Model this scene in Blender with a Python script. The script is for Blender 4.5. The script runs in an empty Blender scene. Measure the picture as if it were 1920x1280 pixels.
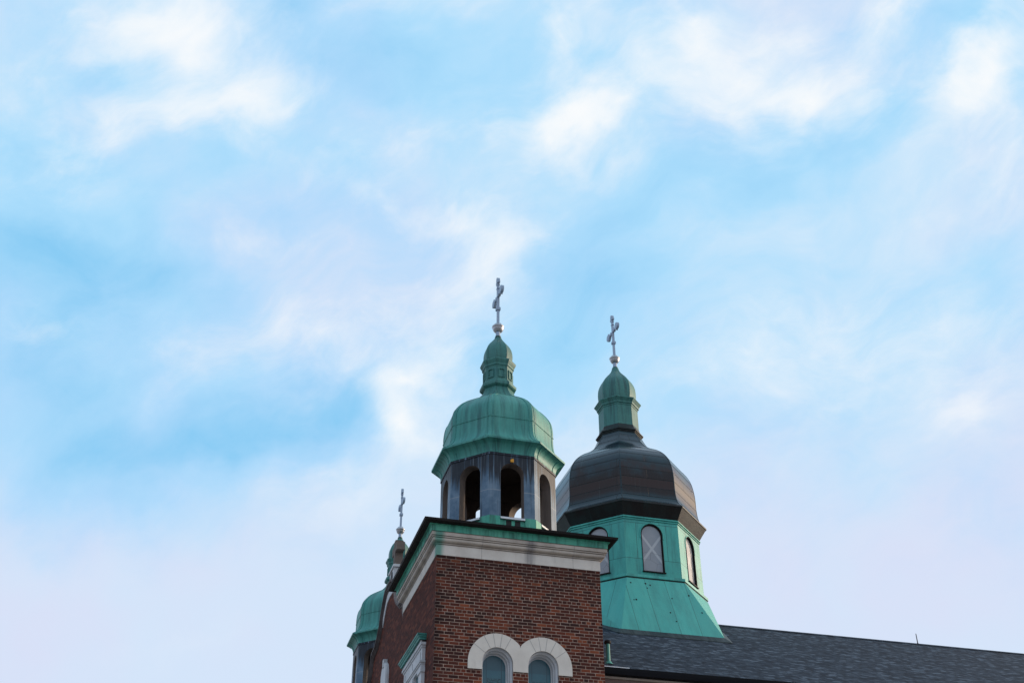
import bpy, math, random
from mathutils import Vector, Matrix
random.seed(7)
S = bpy.context.scene
COL = S.collection
R = math.radians

# ------------------------------------------------------------------ camera
# building coordinates: origin = near tower corner at the underside of its stone band, X along the nave, Y along the facade
GZ = 11.73                                  # ground lies this far below that band
FOC, PITCH, YAW, ROLL = 2216.6, R(33.1198), R(-15.7812), R(-0.3569)
CAM = Vector((-4.9141, -23.486, -10.1297))
hx, hy = math.sin(-YAW), math.cos(YAW)
FW = Vector((hx*math.cos(PITCH), hy*math.cos(PITCH), math.sin(PITCH)))
RT = Vector((hy, -hx, 0)); UP = RT.cross(FW)
cr, sr = math.cos(ROLL), math.sin(ROLL)
CR, CU = RT*cr + UP*sr, UP*cr - RT*sr
cam = bpy.data.cameras.new('camera'); camo = bpy.data.objects.new('camera', cam); COL.objects.link(camo)
cam.sensor_width = 36; cam.lens = FOC/1920*36; cam.clip_end = 5000; cam.clip_start = 0.1
m = Matrix.Identity(4)
for i in range(3):
    m[i][0], m[i][1], m[i][2] = CR[i], CU[i], -FW[i]
m.translation = CAM + Vector((0, 0, GZ))
camo.matrix_world = m
S.camera = camo
S.view_settings.view_transform = 'Standard'; S.view_settings.look = 'None'
S.view_settings.exposure = 0.0; S.view_settings.gamma = 1
S.render.resolution_x, S.render.resolution_y = 1024, 682

# ------------------------------------------------------------------ node helper
class NT:
    def __init__(s, tree): s.t = tree; s.n = tree.nodes; s.l = tree.links
    def new(s, typ, ins=None, **kw):
        nd = s.n.new(typ)
        for k, v in kw.items(): setattr(nd, k, v)
        for k, v in (ins or {}).items(): s.put(nd.inputs[k], v)
        return nd
    def put(s, sock, v):
        if isinstance(v, bpy.types.NodeSocket): s.l.new(v, sock)
        elif isinstance(v, bpy.types.Node): s.l.new(v.outputs[0], sock)
        else:
            if sock.type == 'RGBA' and not isinstance(v, (int, float)) and len(v) == 3: v = (*v, 1)
            sock.default_value = v
    def math(s, op, a, b=0.0, c=0.0, clamp=False):
        nd = s.new('ShaderNodeMath', operation=op, use_clamp=clamp)
        for i, v in enumerate((a, b, c)): s.put(nd.inputs[i], v)
        return nd.outputs[0]
    def vmath(s, op, a, b=None, out=0):
        nd = s.new('ShaderNodeVectorMath', operation=op); s.put(nd.inputs[0], a)
        if b is not None: s.put(nd.inputs[3 if op == 'SCALE' else 1], b)
        return nd.outputs[out]
    def mix(s, f, a, b, blend='MIX'):
        nd = s.new('ShaderNodeMix', data_type='RGBA', blend_type=blend)
        s.put(nd.inputs[0], f); s.put(nd.inputs[6], a); s.put(nd.inputs[7], b)
        return nd.outputs[2]
    def ramp(s, f, stops, interp='LINEAR'):
        nd = s.new('ShaderNodeValToRGB'); s.put(nd.inputs[0], f); e = nd.color_ramp.elements
        nd.color_ramp.interpolation = interp
        while len(e) < len(stops): e.new(0.5)
        for el, (p, c) in zip(e, stops):
            el.position = p; el.color = (*c, 1) if not isinstance(c, (int, float)) else (c, c, c, 1)
        return nd.outputs[0]
    def step(s, f, a, b):
        nd = s.new('ShaderNodeMapRange', interpolation_type='SMOOTHSTEP')
        s.put(nd.inputs[0], f); s.put(nd.inputs[1], a); s.put(nd.inputs[2], b)
        return nd.outputs[0]
    def map(s, vec, scale=(1, 1, 1), loc=(0, 0, 0), rot=(0, 0, 0)):
        return s.new('ShaderNodeMapping', {0: vec, 1: loc, 2: rot, 3: scale}).outputs[0]
    def noise(s, vec, scale, detail=4, rough=0.55, dist=0.0, out=0):
        nd = s.new('ShaderNodeTexNoise', {'Vector': vec, 'Scale': scale, 'Detail': detail, 'Roughness': rough, 'Distortion': dist})
        return nd.outputs[out]

# ------------------------------------------------------------------ sky and sun
SUN_AZ, SUN_EL = 82, 11                      # degrees from +Y towards +X, and up
world = bpy.data.worlds.new('World'); S.world = world; world.use_nodes = True
W = NT(world.node_tree); W.n.clear()
sky = W.new('ShaderNodeTexSky', sky_type='NISHITA', sun_disc=False)
sky.sun_elevation = R(SUN_EL); sky.sun_rotation = R(SUN_AZ); sky.air_density = 1.0; sky.dust_density = 0.6; sky.ozone_density = 1.5

def px_dir(x, y):
    d = FW*FOC + CR*(x-960) - CU*(y-640)
    return d.normalized()
def px_uv(x, y):                             # where that line of sight meets a level cloud sheet
    d = px_dir(x, y); return (d.x/d.z, d.y/d.z)
vec = W.new('ShaderNodeTexCoord').outputs['Generated']
sep = W.new('ShaderNodeSeparateXYZ', {0: vec})
def cloud_noise(scale, detail, rough=.55, loc=(0, 0, 0), out=0): return W.noise(W.map(vec, loc=loc), scale, detail, rough, 0.0, out)
warp1 = W.vmath('SUBTRACT', cloud_noise(5.5, 3, .5, (2.1, 0, 0), 1), (.5, .5, .5))
warp2 = W.vmath('SUBTRACT', cloud_noise(17, 4, .55, (0, 4.2, 0), 1), (.5, .5, .5))
vecw = W.vmath('ADD', vec, W.vmath('ADD', W.vmath('SCALE', warp1, .12), W.vmath('SCALE', warp2, .06)))

def blob_field(blobs, start):                # soft patches of cloud (or of clear sky) set in the sky by compass direction and height
    acc = start
    for (x, y, sx, sy, ang, amp) in blobs:
        a = R(ang); e = 3.0; d = px_dir(x, y)
        ex = px_dir(x+e*math.cos(a), y+e*math.sin(a))-px_dir(x-e*math.cos(a), y-e*math.sin(a))
        ey = px_dir(x-e*math.sin(a), y+e*math.cos(a))-px_dir(x+e*math.sin(a), y-e*math.cos(a))
        kx, ky = ex.length/(2*e)*sx*2.1, ey.length/(2*e)*sy*2.1
        u = (ex-d*ex.dot(d)).normalized(); v = d.cross(u)
        eul = Matrix((u, v, d)).transposed().to_euler('XYZ')
        mp = W.new('ShaderNodeMapping', {0: vecw, 1: d, 2: tuple(eul), 3: (kx, ky, .7)}, vector_type='TEXTURE')
        g = W.new('ShaderNodeTexGradient', {0: mp.outputs[0]}, gradient_type='QUADRATIC_SPHERE')
        acc = W.math('MULTIPLY_ADD', g.outputs[1], amp, acc)
    return acc

GAPS = [  # x, y, half width, half height, angle, strength: clear blue showing through
    (40, 480, 190, 110, 0, 1.0), (230, 540, 190, 80, 8, .55), (60, 640, 170, 80, 0, .55), (90, 740, 260, 90, 0, .75), (140, 860, 280, 95, -3, 1.15), (400, 860, 230, 75, -8, .95), (600, 790, 170, 75, -14, .9),
    (640, 740, 90, 55, 0, .35), (480, 730, 130, 60, 0, .3), (20, 290, 110, 50, 10, .6), (330, 560, 200, 60, 10, .25),
    (620, 110, 130, 70, -15, .6), (545, 25, 90, 45, -20, .85), (860, 100, 160, 60, 5, .5), (205, 125, 50, 55, 30, .6), (760, 185, 110, 45, -15, .45), (130, 30, 80, 40, 0, .25), (80, 180, 40, 40, 0, .3),
    (340, 300, 170, 50, 0, .35), (500, 385, 170, 60, 10, .45), (650, 300, 80, 40, 0, .35),
    (1180, 420, 230, 90, -28, .75), (1340, 300, 190, 80, -18, .70), (1130, 540, 150, 90, -10, .55), (1500, 280, 160, 65, -10, .55), (1630, 185, 150, 65, -28, .65), (1600, 100, 90, 50, -20, .4),
    (1225, 110, 70, 100, 20, .55), (1180, 25, 90, 45, 0, .4), (1790, 50, 130, 55, -10, .55), (1660, 250, 90, 45, 0, .4), (1570, 30, 90, 35, 0, .4), (1880, 40, 60, 40, 0, .3),
    (1010, 690, 130, 60, -20, .5), (1060, 610, 150, 80, 0, .35), (620, 690, 120, 50, 0, .4), (700, 440, 80, 60, 0, .2), (1270, 720, 170, 130, 0, .22), (1330, 830, 160, 110, 0, .25), (1880, 440, 80, 60, 0, .2), (880, 690, 60, 40, 0, .2),
    (60, 1010, 200, 60, 0, .22), (1900, 950, 170, 130, 0, .25), (1500, 900, 160, 70, 0, .2), (400, 1010, 170, 50, 0, .2), (1900, 820, 120, 90, 0, .2),
]
PUFFS = [  # bright lit cloud
    (350, 85, 170, 100, 15, .62), (300, 20, 150, 60, 0, .35), (470, 60, 90, 70, 0, .25), (560, 180, 140, 55, -20, .38), (100, 320, 110, 70, -10, .42), (70, 130, 120, 80, 0, .22), (200, 255, 140, 50, -12, .28), (160, 80, 90, 50, 0, .12),
    (420, 455, 160, 45, -5, .30), (690, 375, 100, 40, 25, .30), (330, 220, 160, 70, 0, .22), (860, 20, 130, 40, 0, .25), (430, 210, 160, 60, 0, .2),
    (1060, 215, 110, 85, -30, .85), (1020, 265, 90, 60, 10, .45), (1065, 60, 80, 45, -25, .55), (1375, 130, 130, 95, 15, .70), (1470, 175, 100, 50, 0, .40), (1330, 65, 80, 50, 0, .40), (1310, 185, 120, 45, 0, .25), (1650, 60, 110, 45, -30, .42), (1480, 60, 50, 40, 0, .3), (1700, 20, 60, 30, 0, .3),
    (1860, 130, 120, 62, -25, 1.0), (1910, 290, 70, 90, 0, .55), (1170, 190, 110, 55, -20, .35), (1780, 160, 60, 40, 0, .3),
    (780, 275, 170, 45, -12, .42), (860, 465, 130, 55, 20, .55), (930, 540, 110, 70, 10, .38), (830, 400, 80, 35, 10, .25), (770, 600, 180, 50, 0, .25), (960, 480, 80, 50, 0, .2),
    (800, 705, 135, 40, -6, .70), (785, 785, 80, 48, 12, .85), (880, 645, 90, 40, 0, .28), (560, 640, 190, 55, 10, .22), (330, 665, 120, 35, 0, .25), (45, 645, 80, 38, 0, .38), (700, 640, 140, 50, 0, .2),
    (1800, 715, 170, 75, -20, .55), (1560, 730, 190, 70, -8, .30), (1640, 580, 220, 80, -18, .30), (1890, 560, 110, 60, -15, .30), (700, 900, 170, 90, -15, .30), (1400, 680, 150, 80, 0, .2),
    (1480, 620, 170, 70, -20, .25), (1000, 745, 80, 35, 0, .35), (1090, 790, 90, 60, 0, .25), (350, 1180, 280, 90, 0, .25), (600, 1000, 200, 90, 0, .20), (250, 980, 120, 50, 0, .12), (1700, 1020, 220, 70, 0, .15),
]
# wind-drawn cloud texture: finer across the wind than along it
wa = (CR*math.cos(R(24))+CU*math.sin(R(24))).normalized(); wc = FW.normalized(); wb = wc.cross(wa).normalized()
def drawn(stretch, loc):
    c = [W.vmath('DOT_PRODUCT', W.vmath('ADD', vec, W.vmath('SCALE', warp1, .16)), tuple(q*k), out=1) for q, k in ((wa, stretch), (wb, 1.0), (wc, 1.0))]
    return W.vmath('ADD', W.new('ShaderNodeCombineXYZ', {0: c[0], 1: c[1], 2: c[2]}).outputs[0], loc)
n1 = W.noise(drawn(.62, (0, 0, 0)), 6.0, 9, .60)
n2 = cloud_noise(4.2, 4, .5, (3.7, 1.3, 0))
n3 = W.noise(drawn(.45, (1.7, 6.1, 2.0)), 17, 8, .62)
tex = W.math('ADD', W.math('SUBTRACT', n1, .5), W.math('MULTIPLY', W.math('SUBTRACT', n3, .5), .80))
low = W.step(sep.outputs[2], .56, .33)       # thicker, smoother sheet towards the horizon
tex = W.math('MULTIPLY', tex, W.math('MULTIPLY_ADD', low, -.45, 1.0))
veil = blob_field([(x, y, a*1.15, b*1.15, t, -q*(.68 if x < 900 else .50)) for x, y, a, b, t, q in GAPS], W.math('MULTIPLY_ADD', tex, 1.15, .64))
puff = blob_field([(x, y, a*1.1, b*1.1, t, q) for x, y, a, b, t, q in PUFFS], W.math('MULTIPLY_ADD', tex, 1.15, -.05))
veil = W.math('ADD', veil, W.math('MULTIPLY', low, .40))
pf = W.step(puff, .05, 1.05)
SKYK = 0.1
def sc(c): return tuple(v/SKYK for v in c)
clear = W.mix(.90, sky.outputs[0], sc((.245, .635, .975)))
lav = W.math('ADD', W.math('MULTIPLY', W.step(n2, .38, .62), .65), W.math('MULTIPLY', low, .5), clamp=True)
thin = W.mix(lav, sc((.42, .73, .98)), sc((.47, .69, .97)))
thick = W.mix(lav, sc((.63, .81, .975)), sc((.69, .755, .935)))
colr = W.mix(W.step(veil, -.50, .50), clear, thin)
colr = W.mix(W.step(veil, .28, 1.0), colr, thick)
colr = W.mix(pf, colr, sc((.945, .97, .99)))
# warm sky glow added beside the sun, out of view, to brighten right-hand faces
glow_dir = Vector((math.sin(R(92))*math.cos(R(20)), math.cos(R(92))*math.cos(R(20)), math.sin(R(20))))
gd = W.vmath('DOT_PRODUCT', vec, tuple(glow_dir), out=1)
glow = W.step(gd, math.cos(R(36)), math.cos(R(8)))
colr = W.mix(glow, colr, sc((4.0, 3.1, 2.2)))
down = W.step(sep.outputs[2], 0.0, -0.05)
colr = W.mix(down, colr, sc((.30, .29, .28)))
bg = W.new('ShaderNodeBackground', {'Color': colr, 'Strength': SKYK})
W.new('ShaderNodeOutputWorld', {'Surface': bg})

sun = bpy.data.lights.new('sun', 'SUN'); suno = bpy.data.objects.new('sun', sun); COL.objects.link(suno)
sun.energy = 2.9; sun.angle = R(2); sun.color = (1.0, .80, .60)
sd = Vector((math.sin(R(SUN_AZ))*math.cos(R(SUN_EL)), math.cos(R(SUN_AZ))*math.cos(R(SUN_EL)), math.sin(R(SUN_EL))))
suno.rotation_euler = sd.to_track_quat('Z', 'Y').to_euler()
suno.location = (60, 0, 60)

# ------------------------------------------------------------------ materials
def mat(name):
    mt = bpy.data.materials.new(name); mt.use_nodes = True
    t = NT(mt.node_tree); t.n.clear()
    t.bs = t.new('ShaderNodeBsdfPrincipled'); t.new('ShaderNodeOutputMaterial', {0: t.bs.outputs[0]})
    t.mt = mt
    t.uv = t.new('ShaderNodeUVMap').outputs[0]
    t.ob = t.new('ShaderNodeTexCoord').outputs['Object']
    return t
def fin(t, color, rough=.6, metal=0.0, spec=.4, bump=None, bstr=.3, bdist=.01):
    t.put(t.bs.inputs['Base Color'], color); t.put(t.bs.inputs['Roughness'], rough); t.put(t.bs.inputs['Metallic'], metal)
    t.put(t.bs.inputs['Specular IOR Level'], spec)
    if bump is not None:
        b = t.new('ShaderNodeBump', {'Height': bump, 'Strength': bstr, 'Distance': bdist}); t.l.new(b.outputs[0], t.bs.inputs['Normal'])
    return t.mt

def copper(name, base, dark, pale, darkamt=.5, paleamt=.4, sx=7.0, line=None, rough=.5, spec=.35, tint=None):
    t = mat(name)
    st = t.noise(t.map(t.uv, (sx, .55, 1)), 1.0, 6, .65)
    st2 = t.noise(t.map(t.uv, (sx*3.5, .9, 1), (5, 3, 0)), 1.0, 4, .6)
    bl = t.noise(t.ob, 1.3, 5, .6)
    fi = t.noise(t.ob, 26, 3, .6)
    c = t.mix(t.math('MULTIPLY', t.step(bl, .35, .7), .55), base, pale)
    c = t.mix(t.math('MULTIPLY', t.step(st, .44, .66), darkamt), c, dark)
    c = t.mix(t.math('MULTIPLY', t.step(st2, .52, .72), darkamt*.7), c, dark)
    c = t.mix(t.math('MULTIPLY', t.step(t.noise(t.map(t.uv, (sx*1.7, .4, 1), (9, 1, 0)), 1.0, 5, .6), .50, .70), paleamt), c, pale)
    c = t.mix(t.math('MULTIPLY', t.math('SUBTRACT', fi, .5), .9), c, t.mix(1.0, c, (1.35, 1.35, 1.35), 'MULTIPLY'))
    hb = t.math('MULTIPLY_ADD', fi, .3, t.math('MULTIPLY', bl, 1.0))
    if line:                                  # seams: (panel width, panel height, joint, offset)
        br = t.new('ShaderNodeTexBrick', {'Vector': t.uv, 'Scale': 1.0, 'Mortar Size': line[2], 'Mortar Smooth': .1, 'Bias': 0.0, 'Brick Width': line[0], 'Row Height': line[1],
                                          'Color1': (0, 0, 0), 'Color2': (1, 1, 1), 'Mortar': (.5, .5, .5)}, offset=line[3])
        c = t.mix(t.math('MULTIPLY', br.outputs[0], .22), c, dark)
        c = t.mix(t.math('MULTIPLY', br.outputs[1], .75), c, tuple(v*.45 for v in dark))
        hb = t.math('MULTIPLY_ADD', br.outputs[1], -1.0, hb)
    return fin(t, c, t.math('MULTIPLY_ADD', bl, .25, rough-.1), 0.0, spec, hb, .30, .035)

M = {}
M['green'] = copper('green_copper', (.044, .235, .203), (.013, .062, .068), (.095, .32, .275), .62, .26, 6)
M['green_cupola'] = copper('cupola_copper', (.032, .148, .136), (.012, .044, .048), (.065, .22, .19), .65, .25, 9)
M['teal'] = copper('teal_copper', (.054, .370, .322), (.03, .14, .14), (.10, .45, .38), .55, .25, 3)
M['teal_panel'] = copper('teal_panels', (.054, .370, .322), (.03, .15, .15), (.085, .42, .355), .60, .22, 3, line=(.95, 1.12, .008, .5))
M['teal_seam'] = copper('teal_seamed', (.054, .370, .322), (.035, .19, .18), (.085, .41, .35), .45, .3, 2.2, line=(.62, 40, .008, 0))
M['fascia'] = copper('fascia_copper', (.045, .300, .215), (.014, .055, .048), (.12, .42, .30), .75, .4, 5)
M['dark_metal'] = copper('dark_metal', (.010, .008, .008), (.004, .004, .004), (.020, .018, .018), .4, .2, 4, rough=.6, spec=.12)
M['slate_metal'] = None

def streaked_lead():
    t = mat('streaked_sheet_metal')
    sp = t.new('ShaderNodeSeparateXYZ', {0: t.uv})
    u, v = sp.outputs[0], sp.outputs[1]
    run = t.noise(t.map(t.uv, (7.5, .12, 1)), 1.0, 5, .7)
    run2 = t.noise(t.map(t.uv, (26, .3, 1), (3, 8, 0)), 1.0, 4, .6)
    bl = t.noise(t.ob, 3.0, 5, .6)
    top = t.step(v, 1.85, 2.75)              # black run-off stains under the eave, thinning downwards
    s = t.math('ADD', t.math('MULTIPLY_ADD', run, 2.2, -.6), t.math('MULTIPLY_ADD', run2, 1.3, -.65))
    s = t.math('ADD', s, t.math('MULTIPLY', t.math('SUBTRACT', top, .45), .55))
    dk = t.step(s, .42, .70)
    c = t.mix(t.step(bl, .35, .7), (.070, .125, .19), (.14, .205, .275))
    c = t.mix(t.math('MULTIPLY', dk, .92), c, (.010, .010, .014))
    c = t.mix(t.math('MULTIPLY', t.step(run2, .56, .68), .55), c, (.25, .29, .33))
    c = t.mix(t.math('MULTIPLY', t.step(t.noise(t.map(t.uv, (17, .2, 1), (7, 2, 0)), 1.0, 4, .6), .58, .70), .75), c, (.012, .012, .016))
    ln = t.math('LESS_THAN', t.math('ABSOLUTE', t.math('SUBTRACT', v, 2.0)), .008)
    c = t.mix(t.math('MULTIPLY', ln, .6), c, (.30, .32, .34))
    return fin(t, c, .5, 0, .22, bl, .15, .01)
M['lead'] = streaked_lead()

def dark_dome():
    t = mat('weathered_brown_copper')
    br = t.new('ShaderNodeTexBrick', {'Vector': t.uv, 'Scale': 1.0, 'Mortar Size': .011, 'Mortar Smooth': .15, 'Bias': 0.0, 'Brick Width': 2.4, 'Row Height': .31,
                                      'Color1': (0, 0, 0), 'Color2': (1, 1, 1), 'Mortar': (.5, .5, .5)}, offset=.37)
    sp = t.new('ShaderNodeSeparateXYZ', {0: t.uv}); v = sp.outputs[1]
    bl = t.noise(t.ob, 1.6, 5, .6)
    st = t.noise(t.map(t.uv, (9, .35, 1)), 1.0, 6, .65); st2 = t.noise(t.map(t.uv, (30, .5, 1), (4, 4, 0)), 1.0, 4, .6)
    c = t.mix(br.outputs[0], (.010, .004, .0032), (.032, .012, .0085))
    up = t.step(t.math('ADD', v, t.math('MULTIPLY_ADD', bl, 2.0, -.6)), 1.45, 2.15)     # upper courses have gone blue-grey
    lo = t.step(t.math('ADD', v, t.math('MULTIPLY', bl, .2)), .62, .40)
    c = t.mix(t.math('MULTIPLY', t.math('MAXIMUM', up, lo), .9), c, t.mix(bl, (.007, .020, .029), (.020, .045, .058)))
    c = t.mix(t.math('MULTIPLY', t.step(st, .55, .8), .40), c, (.05, .072, .078))
    c = t.mix(t.math('MULTIPLY', t.step(st2, .64, .80), .35), c, (.10, .13, .13))
    c = t.mix(br.outputs[1], c, (.003, .003, .003))
    return fin(t, c, t.math('MULTIPLY_ADD', bl, .22, .10), 0, .32, t.math('MULTIPLY_ADD', br.outputs[1], -1, t.math('MULTIPLY', bl, .4)), .35, .014)
M['dome_dark'] = dark_dome()
M['eave_dark'] = copper('dark_eave_copper', (.009, .007, .007), (.004, .004, .004), (.012, .038, .038), .5, .40, 2, rough=.42, spec=.28)

def brick():
    t = mat('red_brick')
    uvn = t.vmath('ADD', t.uv, t.vmath('SCALE', t.vmath('SUBTRACT', t.noise(t.uv, 9, 2, .5, out=1), (.5, .5, .5)), .006))
    br = t.new('ShaderNodeTexBrick', {'Vector': uvn, 'Scale': 1.0, 'Mortar Size': .0062, 'Mortar Smooth': .15, 'Bias': 0.0, 'Brick Width': .2133, 'Row Height': .0700,
                                      'Color1': (0, 0, 0), 'Color2': (1, 1, 1), 'Mortar': (.5, .5, .5)}, offset=.5, offset_frequency=2, squash=.5, squash_frequency=6)
    c = t.ramp(br.outputs[0], [(0, (.032, .011, .010)), (.22, (.056, .015, .011)), (.5, (.088, .021, .0135)), (.78, (.120, .028, .016)), (.94, (.165, .041, .020)), (1, (.24, .066, .030))])
    n = t.noise(t.ob, 2.2, 5, .6); f = t.noise(t.ob, 45, 3, .6)
    c = t.mix(t.math('MULTIPLY', t.step(n, .42, .70), .6), c, (.045, .019, .017))
    c = t.mix(t.math('MULTIPLY', f, .4), c, t.mix(1, c, (.6, .6, .6), 'MULTIPLY'))
    mo = t.mix(t.step(t.noise(t.ob, 6, 4, .6), .35, .7), (.23, .16, .125), (.42, .31, .25))
    sp = t.new('ShaderNodeSeparateXYZ', {0: t.ob})
    run = t.noise(t.map(t.uv, (5, .5, 1)), 1.0, 6, .65)
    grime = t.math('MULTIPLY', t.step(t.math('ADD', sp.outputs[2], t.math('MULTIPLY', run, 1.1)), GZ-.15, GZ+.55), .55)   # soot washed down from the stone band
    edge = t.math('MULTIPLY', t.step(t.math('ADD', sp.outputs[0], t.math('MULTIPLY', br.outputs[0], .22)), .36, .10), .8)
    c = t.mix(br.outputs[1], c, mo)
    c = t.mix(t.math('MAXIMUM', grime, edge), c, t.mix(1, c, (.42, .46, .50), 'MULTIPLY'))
    return fin(t, c, .85, 0, .2, t.math('MULTIPLY_ADD', br.outputs[1], -1, t.math('MULTIPLY', f, .5)), .6, .008)
M['brick'] = brick()

def rough_brick():                            # raked, rug-faced brick of the street front
    t = mat('rug_faced_brick')
    br = t.new('ShaderNodeTexBrick', {'Vector': t.uv, 'Scale': 1.0, 'Mortar Size': .006, 'Mortar Smooth': .2, 'Bias': 0.0, 'Brick Width': .2133, 'Row Height': .0700,
                                      'Color1': (0, 0, 0), 'Color2': (1, 1, 1), 'Mortar': (.5, .5, .5)}, offset=.5, squash=.5, squash_frequency=6)
    c = t.ramp(br.outputs[0], [(0, (.055, .016, .012)), (.4, (.09, .023, .016)), (.75, (.13, .032, .020)), (1, (.20, .060, .035))])
    g = t.noise(t.map(t.uv, (14, 60, 1)), 1.0, 4, .6)
    c = t.mix(t.math('MULTIPLY', g, .7), c, t.mix(1, c, (.35, .35, .38), 'MULTIPLY'))
    c = t.mix(t.math('MULTIPLY', br.outputs[1], .25), c, (.12, .085, .07))
    return fin(t, c, .9, 0, .15, t.math('MULTIPLY_ADD', br.outputs[1], -1, g), .8, .014)
M['rug_brick'] = rough_brick()

def stone(name, a, b, stain=(.12, .11, .10), amt=.5, joint=None, green=0.0):
    t = mat(name)
    n = t.noise(t.ob, 2.0, 6, .6); f = t.noise(t.ob, 60, 3, .6); s = t.noise(t.map(t.uv, (3.2, .8, 1)), 1.0, 6, .65)
    c = t.mix(t.step(n, .3, .7), a, b)
    c = t.mix(t.math('MULTIPLY', t.step(s, .56, .78), amt), c, stain)
    c = t.mix(t.math('MULTIPLY', f, .35), c, t.mix(1, c, (.7, .7, .7), 'MULTIPLY'))
    h = t.math('MULTIPLY_ADD', f, .4, n)
    if joint:
        br = t.new('ShaderNodeTexBrick', {'Vector': t.map(t.uv, loc=(.05, 3, 0)), 'Scale': 1.0, 'Mortar Size': .005, 'Mortar Smooth': .2, 'Bias': 0, 'Brick Width': joint, 'Row Height': 30,
                                          'Color1': (0, 0, 0), 'Color2': (1, 1, 1), 'Mortar': (.5, .5, .5)}, offset=0)
        c = t.mix(t.math('MULTIPLY', br.outputs[0], .25), c, t.mix(1, c, (.72, .74, .78), 'MULTIPLY'))
        c = t.mix(t.math('MULTIPLY', br.outputs[1], .6), c, (.10, .09, .085))
    if green:                                 # verdigris washed down the corner stones
        sp = t.new('ShaderNodeSeparateXYZ', {0: t.ob})
        d = t.math('MAXIMUM', t.math('ABSOLUTE', t.math('ADD', sp.outputs[0], -.02)), t.math('MULTIPLY', sp.outputs[1], .6))
        k = t.math('MULTIPLY', t.step(t.math('ADD', d, t.math('MULTIPLY', s, .16)), .24, .10), green)
        c = t.mix(k, c, (.07, .25, .20))
        d2 = t.math('ABSOLUTE', t.math('SUBTRACT', sp.outputs[0], 2.12))      # dark run below the roof outlet
        k2 = t.math('MULTIPLY', t.step(t.math('ADD', d2, t.math('MULTIPLY', s, .45)), .42, .12), .75)
        c = t.mix(k2, c, (.10, .10, .115))
    return fin(t, c, .85, 0, .2, h, .3, .006)
M['stone'] = stone('limestone', (.56, .51, .46), (.68, .635, .58), (.26, .22, .20), .6, 1.05, .85)
M['stone_cornice'] = stone('weathered_limestone', (.36, .31, .27), (.55, .49, .43), (.12, .095, .085), .75, 1.05, .85)
M['stone_arch'] = stone('arch_limestone', (.60, .55, .495), (.69, .64, .58), (.34, .30, .26), .5)
M['stone_joint'] = stone('stone_joint', (.33, .31, .29), (.38, .36, .34))
M['stone_grey'] = stone('grey_limestone', (.48, .49, .51), (.60, .60, .62), (.14, .13, .13), .5)
M['stone_brown'] = stone('brown_sandstone', (.12, .095, .085), (.19, .15, .13), (.06, .05, .05), .5)
M['coping'] = stone('coping_stone', (.085, .07, .07), (.16, .14, .14), (.04, .035, .035), .6)

def shingles():
    t = mat('asphalt_shingles')
    jig = t.vmath('SCALE', t.vmath('SUBTRACT', t.noise(t.uv, 3, 2, .5, out=1), (.5, .5, .5)), .02)
    br = t.new('ShaderNodeTexBrick', {'Vector': t.vmath('ADD', t.uv, jig), 'Scale': 1.0, 'Mortar Size': .006, 'Mortar Smooth': .3, 'Bias': 0, 'Brick Width': .22, 'Row Height': .125,
                                      'Color1': (0, 0, 0), 'Color2': (1, 1, 1), 'Mortar': (.2, .2, .2)}, offset=.37, offset_frequency=3)
    br2 = t.new('ShaderNodeTexBrick', {'Vector': t.map(t.uv, loc=(.13, .0, 0)), 'Scale': 1.0, 'Mortar Size': .0, 'Bias': 0, 'Brick Width': .13, 'Row Height': .125,
                                      'Color1': (0, 0, 0), 'Color2': (1, 1, 1)}, offset=.41, offset_frequency=5)
    k = t.math('ADD', t.math('MULTIPLY', br.outputs[0], .6), t.math('MULTIPLY', br2.outputs[0], .5))
    c = t.ramp(k, [(0, (.014, .021, .032)), (.4, (.027, .040, .060)), (.72, (.050, .072, .102)), (1, (.11, .15, .20))])
    n = t.noise(t.ob, .8, 5, .6); f = t.noise(t.ob, 70, 2, .5)
    c = t.mix(t.math('MULTIPLY', n, .4), c, (.034, .049, .070))
    c = t.mix(t.math('MULTIPLY', f, .5), c, t.mix(1, c, (.5, .5, .5), 'MULTIPLY'))
    c = t.mix(t.math('MULTIPLY', br.outputs[1], .8), c, (.010, .011, .013))
    return fin(t, c, .95, 0, .05, t.math('MULTIPLY_ADD', br.outputs[1], -1, k), .6, .012)
M['shingle'] = shingles()

def silver():
    t = mat('silver_paint'); n = t.noise(t.ob, 3, 3, .5)
    return fin(t, t.mix(n, (.22, .30, .42), (.34, .42, .54)), .45, 0, .5)
M['silver'] = silver()
def ballm():
    t = mat('polished_metal'); n = t.noise(t.ob, 20, 4, .6)
    return fin(t, t.mix(n, (.36, .37, .40), (.50, .51, .54)), .25, .7, .5)
M['ball'] = ballm()
def white_metal():
    t = mat('pale_sheet_metal'); n = t.noise(t.ob, 9, 5, .6)
    return fin(t, t.mix(n, (.50, .52, .55), (.78, .80, .83)), .5, 0, .4)
M['white'] = white_metal()
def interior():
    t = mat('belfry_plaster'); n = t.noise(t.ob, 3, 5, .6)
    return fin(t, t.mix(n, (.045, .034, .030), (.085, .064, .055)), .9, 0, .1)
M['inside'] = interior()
def jamb():
    t = mat('stained_jamb_boards'); n = t.noise(t.map(t.ob, (6, 6, .8)), 1.5, 5, .6)
    return fin(t, t.mix(n, (.085, .068, .060), (.20, .165, .145)), .8, 0, .2)
M['jamb'] = jamb()
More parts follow.
